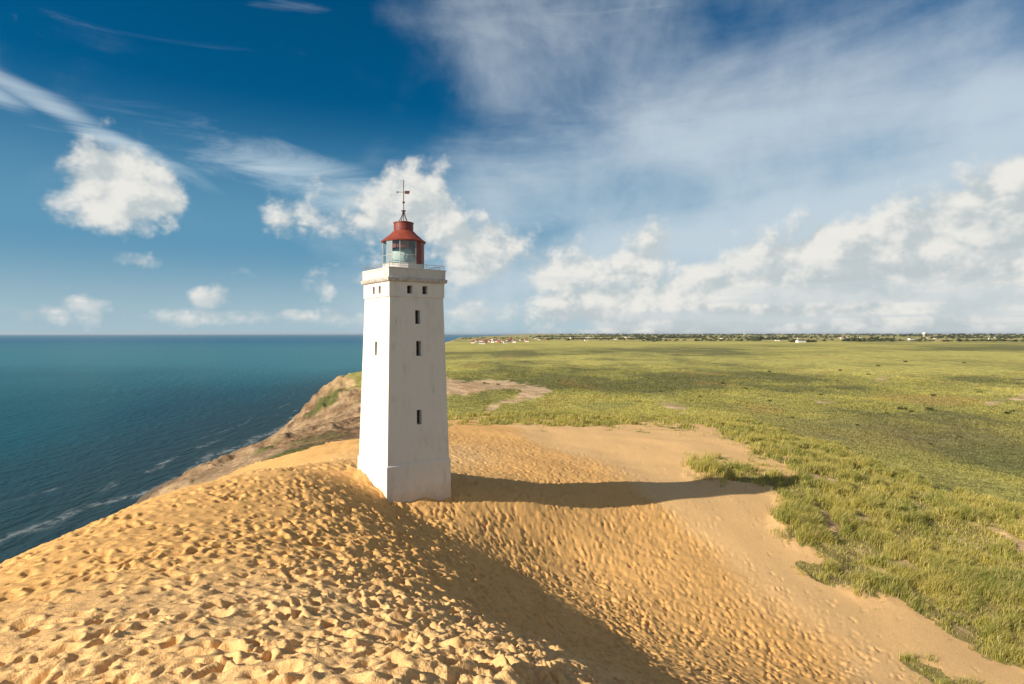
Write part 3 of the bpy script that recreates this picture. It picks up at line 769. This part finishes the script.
for i in range(30):
    px = random.uniform(560, 1020); d = random.uniform(1900, 4600)
    place('farmhouse', HM[random.choice((0, 0, 2, 3))], px, d, random.uniform(-.5, .5), 'tiny pale farm building among fields below the land horizon', 'farmhouse', 'farm buildings across the far fields', .9)
place('long_house', HM[3], 482, 1650, .1, 'white long house alone on the near edge of the coastal village', 'house', s=.5)
# water tower
bm = bmesh.new(); add_lathe(bm, [(3, -4), (2.6, 16), (3.2, 19), (10.5, 24), (11, 31), (9.5, 34), (4, 37), (.1, 38)], 20)
wt = obj('water_tower', bm, M_hwall, None, True); xx = (924 - CX) / F * 4300
wt.location = (xx, 4300, float(ground_z(xx, 4300)[0])); tag(wt, 'white water tower breaking the land horizon at the right', 'water tower')
# wind turbines
for px, d, lab in ((699, 7200, 'left of two tiny white wind turbines on the land horizon'), (744, 6600, 'right of two tiny white wind turbines on the land horizon')):
    b = bmesh.new(); add_lathe(b, [(2.2, -6), (1.2, 60), (.1, 61)], 10)
    xx = (px - CX) / F * d
    t = obj('wind_turbine', b, M_hwall); t.location = (xx, d, float(ground_z(xx, d)[0])); tag(t, lab, 'wind turbine', 'wind turbines on the horizon')
    b = bmesh.new()
    for i in range(3):
        a = .4 + i * 2.094
        vs = [b.verts.new((r * math.cos(a) - w * math.sin(a), yy, 60 + r * math.sin(a) + w * math.cos(a))) for yy in (-2.6, -2.3) for r, w in ((0, -.8), (24, -.3), (24, .2), (0, .9))]
        for f in ((0, 1, 2, 3), (7, 6, 5, 4), (0, 4, 5, 1), (1, 5, 6, 2), (2, 6, 7, 3), (3, 7, 4, 0)): b.faces.new([vs[j] for j in f])
    obj('rotor', b, M_hwall, t)

# far woods and hedges: ragged crowns massed together
M_leaf = blade_mat('far_foliage', .15)
def crowns(spec):
    vs, qs, cs = [], [], []; base = 0
    for (x, y, r, h) in spec:
        z = float(ground_z(x, y)[0])
        n = 22
        u = rng.normal(size=(n, 3)); u /= np.linalg.norm(u, axis=1)[:, None]; u[:, 2] = np.abs(u[:, 2])
        p = np.array([x, y, z]) + u * np.array([r, r, h]) * rng.uniform(.5, 1.05, (n, 1))
        t = rng.normal(size=(n, 2, 3)) * np.array([r, r, h * .6]) * .36
        v = np.stack([p - t[:, 0], p + t[:, 1], p + t[:, 0], p - t[:, 1]], 1).reshape(-1, 3)
        vs.append(v); qs.append(base + np.arange(n * 4).reshape(n, 4)); base += n * 4
        cs.append(np.repeat(col((.075, .088, .042)) * rng.uniform(.6, 1.5, (n, 1)), 4, 0))
    return np.concatenate(vs), np.concatenate(qs), np.concatenate(cs)
spec = []
def belt(px0, px1, d, n, dd, r=(7, 13), h=(7, 14)):
    for i in range(n):
        px = random.uniform(px0, px1); dy = d + random.gauss(0, dd)
        spec.append(((px - CX) / F * dy, dy, random.uniform(*r), random.uniform(*h)))
belt(530, 700, 5200, 170, 160); belt(600, 1024, 7600, 260, 300, (10, 20), (8, 15)); belt(845, 895, 2300, 70, 60); belt(640, 760, 2500, 60, 90, (4, 8), (4, 8)); belt(900, 1030, 2300, 60, 60, (5, 9), (4, 8)); belt(540, 660, 3200, 90, 200, (5, 10), (5, 10)); belt(560, 1030, 3300, 120, 500, (4, 9), (4, 8)); belt(790, 815, 2150, 36, 50, (5, 9), (5, 9)); belt(930, 1040, 3900, 80, 120)
belt(700, 860, 4400, 90, 120); belt(640, 700, 3900, 40, 80); belt(870, 1024, 5600, 110, 150); belt(460, 560, 3700, 50, 300, (4, 8), (3, 7)); belt(560, 1040, 10500, 260, 500, (14, 28), (10, 18)); belt(745, 790, 3000, 40, 60)
v, q, cc = crowns(spec)
tag(npmesh('far_wood', v, q, M_leaf, False, cc), 'dark distant woods and hedgerows strung along the land horizon', 'wood', kind='stuff')

# single shrubs on the heath
def shrub_mesh(seed):
    g = np.random.default_rng(seed); n = 260
    lob = g.uniform(-.6, .6, (5, 3)) * np.array([1, 1, .5]); lob[:, 2] = np.abs(lob[:, 2]) + .35
    k = g.integers(0, 5, n); u = g.normal(size=(n, 3)); u /= np.linalg.norm(u, axis=1)[:, None]
    p = lob[k] + u * g.uniform(.25, .55, (n, 1)); p[:, 2] = np.maximum(p[:, 2], .02)
    t = g.normal(size=(n, 2, 3)) * .09
    v = np.stack([p - t[:, 0], p + t[:, 1], p + t[:, 0], p - t[:, 1]], 1).reshape(-1, 3)
    o = npmesh('heath_shrub', v, np.arange(n * 4).reshape(n, 4), M_leaf, False, np.repeat(col((.085, .09, .035)) * g.uniform(.6, 1.6, (n, 1)), 4, 0))
    return o
protos = [shrub_mesh(i) for i in (1, 2, 3)]; used = [False] * 3
spots = [(902, 409, 1.9), (911, 411, 1.2), (930, 410, 2.0), (886, 413, 1.0), (858, 411, .9), (1006, 414, 1.6), (1012, 412, 1.1), (934, 396, 1.6), (868, 374, 1.8), (878, 367, 2.0), (906, 363, 2.4), (964, 364, 2.2), (793, 425, 1.0), (857, 430, .9), (485, 388, 1.8), (498, 388, 1.3), (488, 387, 1.2), (640, 402, 1.0), (700, 397, 1.3), (745, 389, 1.6), (722, 384, 1.8), (660, 392, 1.4), (770, 402, 1.2), (820, 395, 1.5), (980, 393, 1.3), (960, 440, .8), (930, 452, .8), (990, 425, 1.0), (840, 371, 2.0), (770, 372, 1.9)]
for i, (px, py, s) in enumerate(spots):
    k = i % 3
    o = protos[k] if not used[k] else protos[k].copy()
    if used[k]: C.objects.link(o)
    used[k] = True
    x, y, _ = at(px, py, -16)
    o.location = (x, y, float(ground_z(x, y)[0]) - .05); o.rotation_euler = (0, 0, i * 1.7); o.scale = (s * .9, s * .9, s * .6)
    tag(o, 'small dark round shrub standing alone on the green heath', 'shrub', 'dark shrubs dotted over the heath')

# ================================================================== HAZE
bm = bmesh.new(); add_box(bm, (0, 74000, 0), (320000, 160000, 1)); 
for v in bm.verts: v.co.z = SEA - 4.5 if v.co.z < 0 else 70.
mh = bpy.data.materials.new('haze_air'); mh.use_nodes = True; nh = NT(mh.node_tree); nh.n.clear()
pv = nh.node('ShaderNodeVolumePrincipled', {'Color': (.72, .84, 1., 1), 'Density': 1.7e-5, 'Anisotropy': .2})
oh = nh.node('ShaderNodeOutputMaterial'); nh.l.new(pv.outputs[0], oh.inputs['Volume'])
tag(obj('haze', bm, mh), 'thin pale sea haze over the far land and water', 'haze', kind='stuff')

# ================================================================== SKY AND SUN
W = bpy.data.worlds.new('World'); S.world = W; W.use_nodes = True
nt = NT(W.node_tree); bgd = nt.n['Background']
def sun_vec():
    a = R(SUN_BACK); e = R(SUN_EL)
    return Vector((-math.cos(a) * math.cos(e), -math.sin(a) * math.cos(e), math.sin(e)))
sv = sun_vec()
sky = nt.node('ShaderNodeTexSky', sky_type='NISHITA', sun_disc=False, sun_elevation=R(SUN_EL), sun_rotation=math.atan2(sv.x, sv.y), altitude=50., air_density=1.0, dust_density=.6, ozone_density=2.2)
gen = nt.node('ShaderNodeTexCoord').outputs['Generated']
sx = nt.node('ShaderNodeSeparateXYZ', {0: gen}); DX, DY, DZ = sx.outputs
az = nt.math('MULTIPLY', nt.math('ARCTAN2', DX, DY), 180 / math.pi)
el = nt.math('MULTIPLY', nt.math('ARCSINE', DZ), 180 / math.pi)
AE = nt.node('ShaderNodeCombineXYZ', {0: az, 1: el}).outputs[0]
def ae(px, py):
    u, v = (px - CX) / F, (CY - py) / F; a = math.atan(u)
    return math.degrees(a), math.degrees(math.atan(v * math.cos(a)))
def cloud_noise(vec, sc, detail=8, rough=.61):
    n = nt.noise(vec, sc, detail, rough, .15, '2D')
    vo = nt.node('ShaderNodeTexVoronoi', {'Vector': vec, 'Scale': sc * 1.6, 'Detail': 3., 'Roughness': .55}, feature='F1', voronoi_dimensions='2D').outputs[0]
    return nt.math('SUBTRACT', nt.math('MULTIPLY', n, 1.2), nt.math('MULTIPLY', vo, .30))
def blob(vec, px, py, rx, ry, rot=0, gain=1.):
    a, e = ae(px, py)
    k = 180 / math.pi / F * math.cos(math.radians(a))
    m = nt.mapping(vec, (a, e, 0), (0, 0, R(rot)), (rx * k, ry * k, 1), 'TEXTURE')
    ln = nt.node('ShaderNodeVectorMath', {0: m}, operation='LENGTH').outputs['Value']
    return nt.math('MULTIPLY', nt.mapr(ln, 1.25, .0, 0, 1), gain)
def mx(lst):
    r = lst[0]
    for q in lst[1:]: r = nt.math('MAXIMUM', r, q)
    return r
AE3 = nt.mapping(AE, scale=(1, 1, 0))
# --- cumulus (puffs and the bank over the land); the noise is asked again a little towards the sun for its shading
cmask = mx([blob(AE3, 124, 186, 84, 60, -6, 1.35), blob(AE3, 140, 262, 34, 17, 0, .7), blob(AE3, 300, 218, 70, 38, -20, .62), blob(AE3, 398, 218, 100, 85, 20, .98), blob(AE3, 480, 252, 110, 60, 0, .98),
        blob(AE3, 210, 300, 34, 22, 0, .85), blob(AE3, 92, 306, 44, 25, 0, .85), blob(AE3, 30, 314, 70, 20, 0, .8), blob(AE3, 250, 316, 230, 17, 0, .8), blob(AE3, 475, 314, 70, 20, 0, .8),
        blob(AE3, 560, 272, 90, 55, 0, .95), blob(AE3, 640, 264, 75, 55, 0, 1.0), blob(AE3, 800, 280, 300, 80, 6, 1.15), blob(AE3, 980, 250, 300, 120, 12, 1.3), blob(AE3, 800, 310, 520, 60, 0, 1.3), blob(AE3, 300, 285, 80, 28, 0, .5)])
CV = nt.mapping(AE3, loc=(3, 7, 0), scale=(1, 1.25, 1))
n0 = cloud_noise(CV, .15); n1_ = cloud_noise(nt.mapping(CV, loc=(-.9, 1.3, 0)), .15, 4)
dc = nt.math('ADD', cmask, nt.math('MULTIPLY', nt.math('SUBTRACT', n0, .45), 1.15))
aC = nt.mapr(dc, .25, .74, 0, .97)
lit = nt.mapr(nt.math('SUBTRACT', n0, n1_), -.20, .22)
# --- thin high cloud
rot1 = nt.mapping(AE3, rot=(0, 0, R(-24)), scale=(.03, .12, 1))
rot2 = nt.mapping(AE3, rot=(0, 0, R(19)), scale=(.06, .36, 1))
ci1 = nt.noise(rot1, 1., 6, .58, .3, '2D'); ci2 = nt.noise(rot2, 1., 6, .62, .5, '2D')
softn = nt.noise(AE3, .10, 6, .58, .2, '2D')
m1 = mx([blob(AE3, 860, 220, 460, 95, 22, 1.2), blob(AE3, 800, 85, 330, 60, 33, .7), blob(AE3, 1000, 110, 330, 90, 22, .95), blob(AE3, 540, 185, 260, 90, 10, 1.0), blob(AE3, 590, 50, 270, 150, 0, .76), blob(AE3, 740, 150, 440, 190, 15, .88), blob(AE3, 720, 240, 460, 90, 8, 1.1)])
m2 = mx([blob(AE3, 100, 133, 190, 17, -22, .82), blob(AE3, 310, 178, 200, 42, -12, .74), blob(AE3, 285, 5, 70, 22, 0, .42), blob(AE3, -30, 85, 90, 18, -18, .9)])
a1 = nt.mapr(nt.math('ADD', m1, nt.math('MULTIPLY', nt.math('SUBTRACT', nt.math('ADD', nt.math('MULTIPLY', ci1, .62), nt.math('MULTIPLY', softn, .5)), .56), 1.5)), .08, 1.2, 0, .74)
a2 = nt.mapr(nt.math('ADD', m2, nt.math('MULTIPLY', nt.math('SUBTRACT', ci2, .5), 1.5)), .25, 1.15, 0, .6)
# unseen warm cloud added behind the viewer, as fill light
aFill = nt.math('MULTIPLY', nt.mapr(nt.math('ABSOLUTE', az), 62., 95.), nt.mapr(nt.noise(gen, 2.2, 4, .6), .42, .60, 0, .47))
# general veil low over the horizon
lowv = nt.math('MULTIPLY', nt.mapr(el, 8., 0., 0, .85), nt.mapr(az, -40, 15, .85, 1.))
skyc = nt.node('ShaderNodeHueSaturation', {'Hue': .497, 'Saturation': 1.62, 'Value': .96, 'Color': sky.outputs[0]}).outputs[0]
CLW = 1.0
c1 = nt.mixc(nt.mapr(el, 21., 8., 0, .88), skyc, (1.75, 4.5, 6.8))
c1 = nt.mixc(lowv, c1, (6.4, 8.3, 9.0))
c1 = nt.mixc(aFill, c1, (15.5, 13.2, 9.8))
c1 = nt.mixc(a2, c1, (10.4, 11.9, 12.6))
c1 = nt.mixc(a1, c1, (9.4, 10.5, 11.2))
shade = nt.mixc(lit, (7.4, 8.2, 8.4), (11.8, 11.6, 10.9))
streak = nt.noise(nt.mapping(AE3, scale=(.05, .55, 1)), 1., 4, .6, 0, '2D')
shade = nt.mixc(nt.math('MULTIPLY', nt.mapr(el, 9., 1.5, 0, .8), nt.mapr(streak, .4, .62)), shade, (8.4, 9.2, 9.5))
c1 = nt.mixc(aC, c1, shade)
nt.l.new(c1, bgd.inputs['Color']); bgd.inputs['Strength'].default_value = .05
sun = bpy.data.lights.new('sun', 'SUN'); sun.energy = 4.7; sun.angle = R(.5); sun.color = (1., .885, .71)
so = link(bpy.data.objects.new('sun', sun)); so.rotation_euler = (-sv).to_track_quat('-Z', 'Y').to_euler(); so.location = (0, 0, 60)

# ================================================================== CAMERA
cam = bpy.data.cameras.new('camera'); co = link(bpy.data.objects.new('camera', cam))
cam.sensor_width = 36; cam.lens = F / 1024 * 36; cam.shift_y = -(342 - CY) / 1024
cam.clip_start = .1; cam.clip_end = 400000
co.location = (0, 0, H); co.rotation_euler = (R(90), 0, 0)
S.camera = co
W.cycles.sampling_method = 'NONE'; S.cycles.max_bounces = 4; S.cycles.diffuse_bounces = 3; S.cycles.transparent_max_bounces = 8
vs_ = S.view_settings; vs_.view_transform = 'Standard'; vs_.look = 'None'; vs_.exposure = .52; vs_.gamma = 1; vs_.use_curve_mapping = False
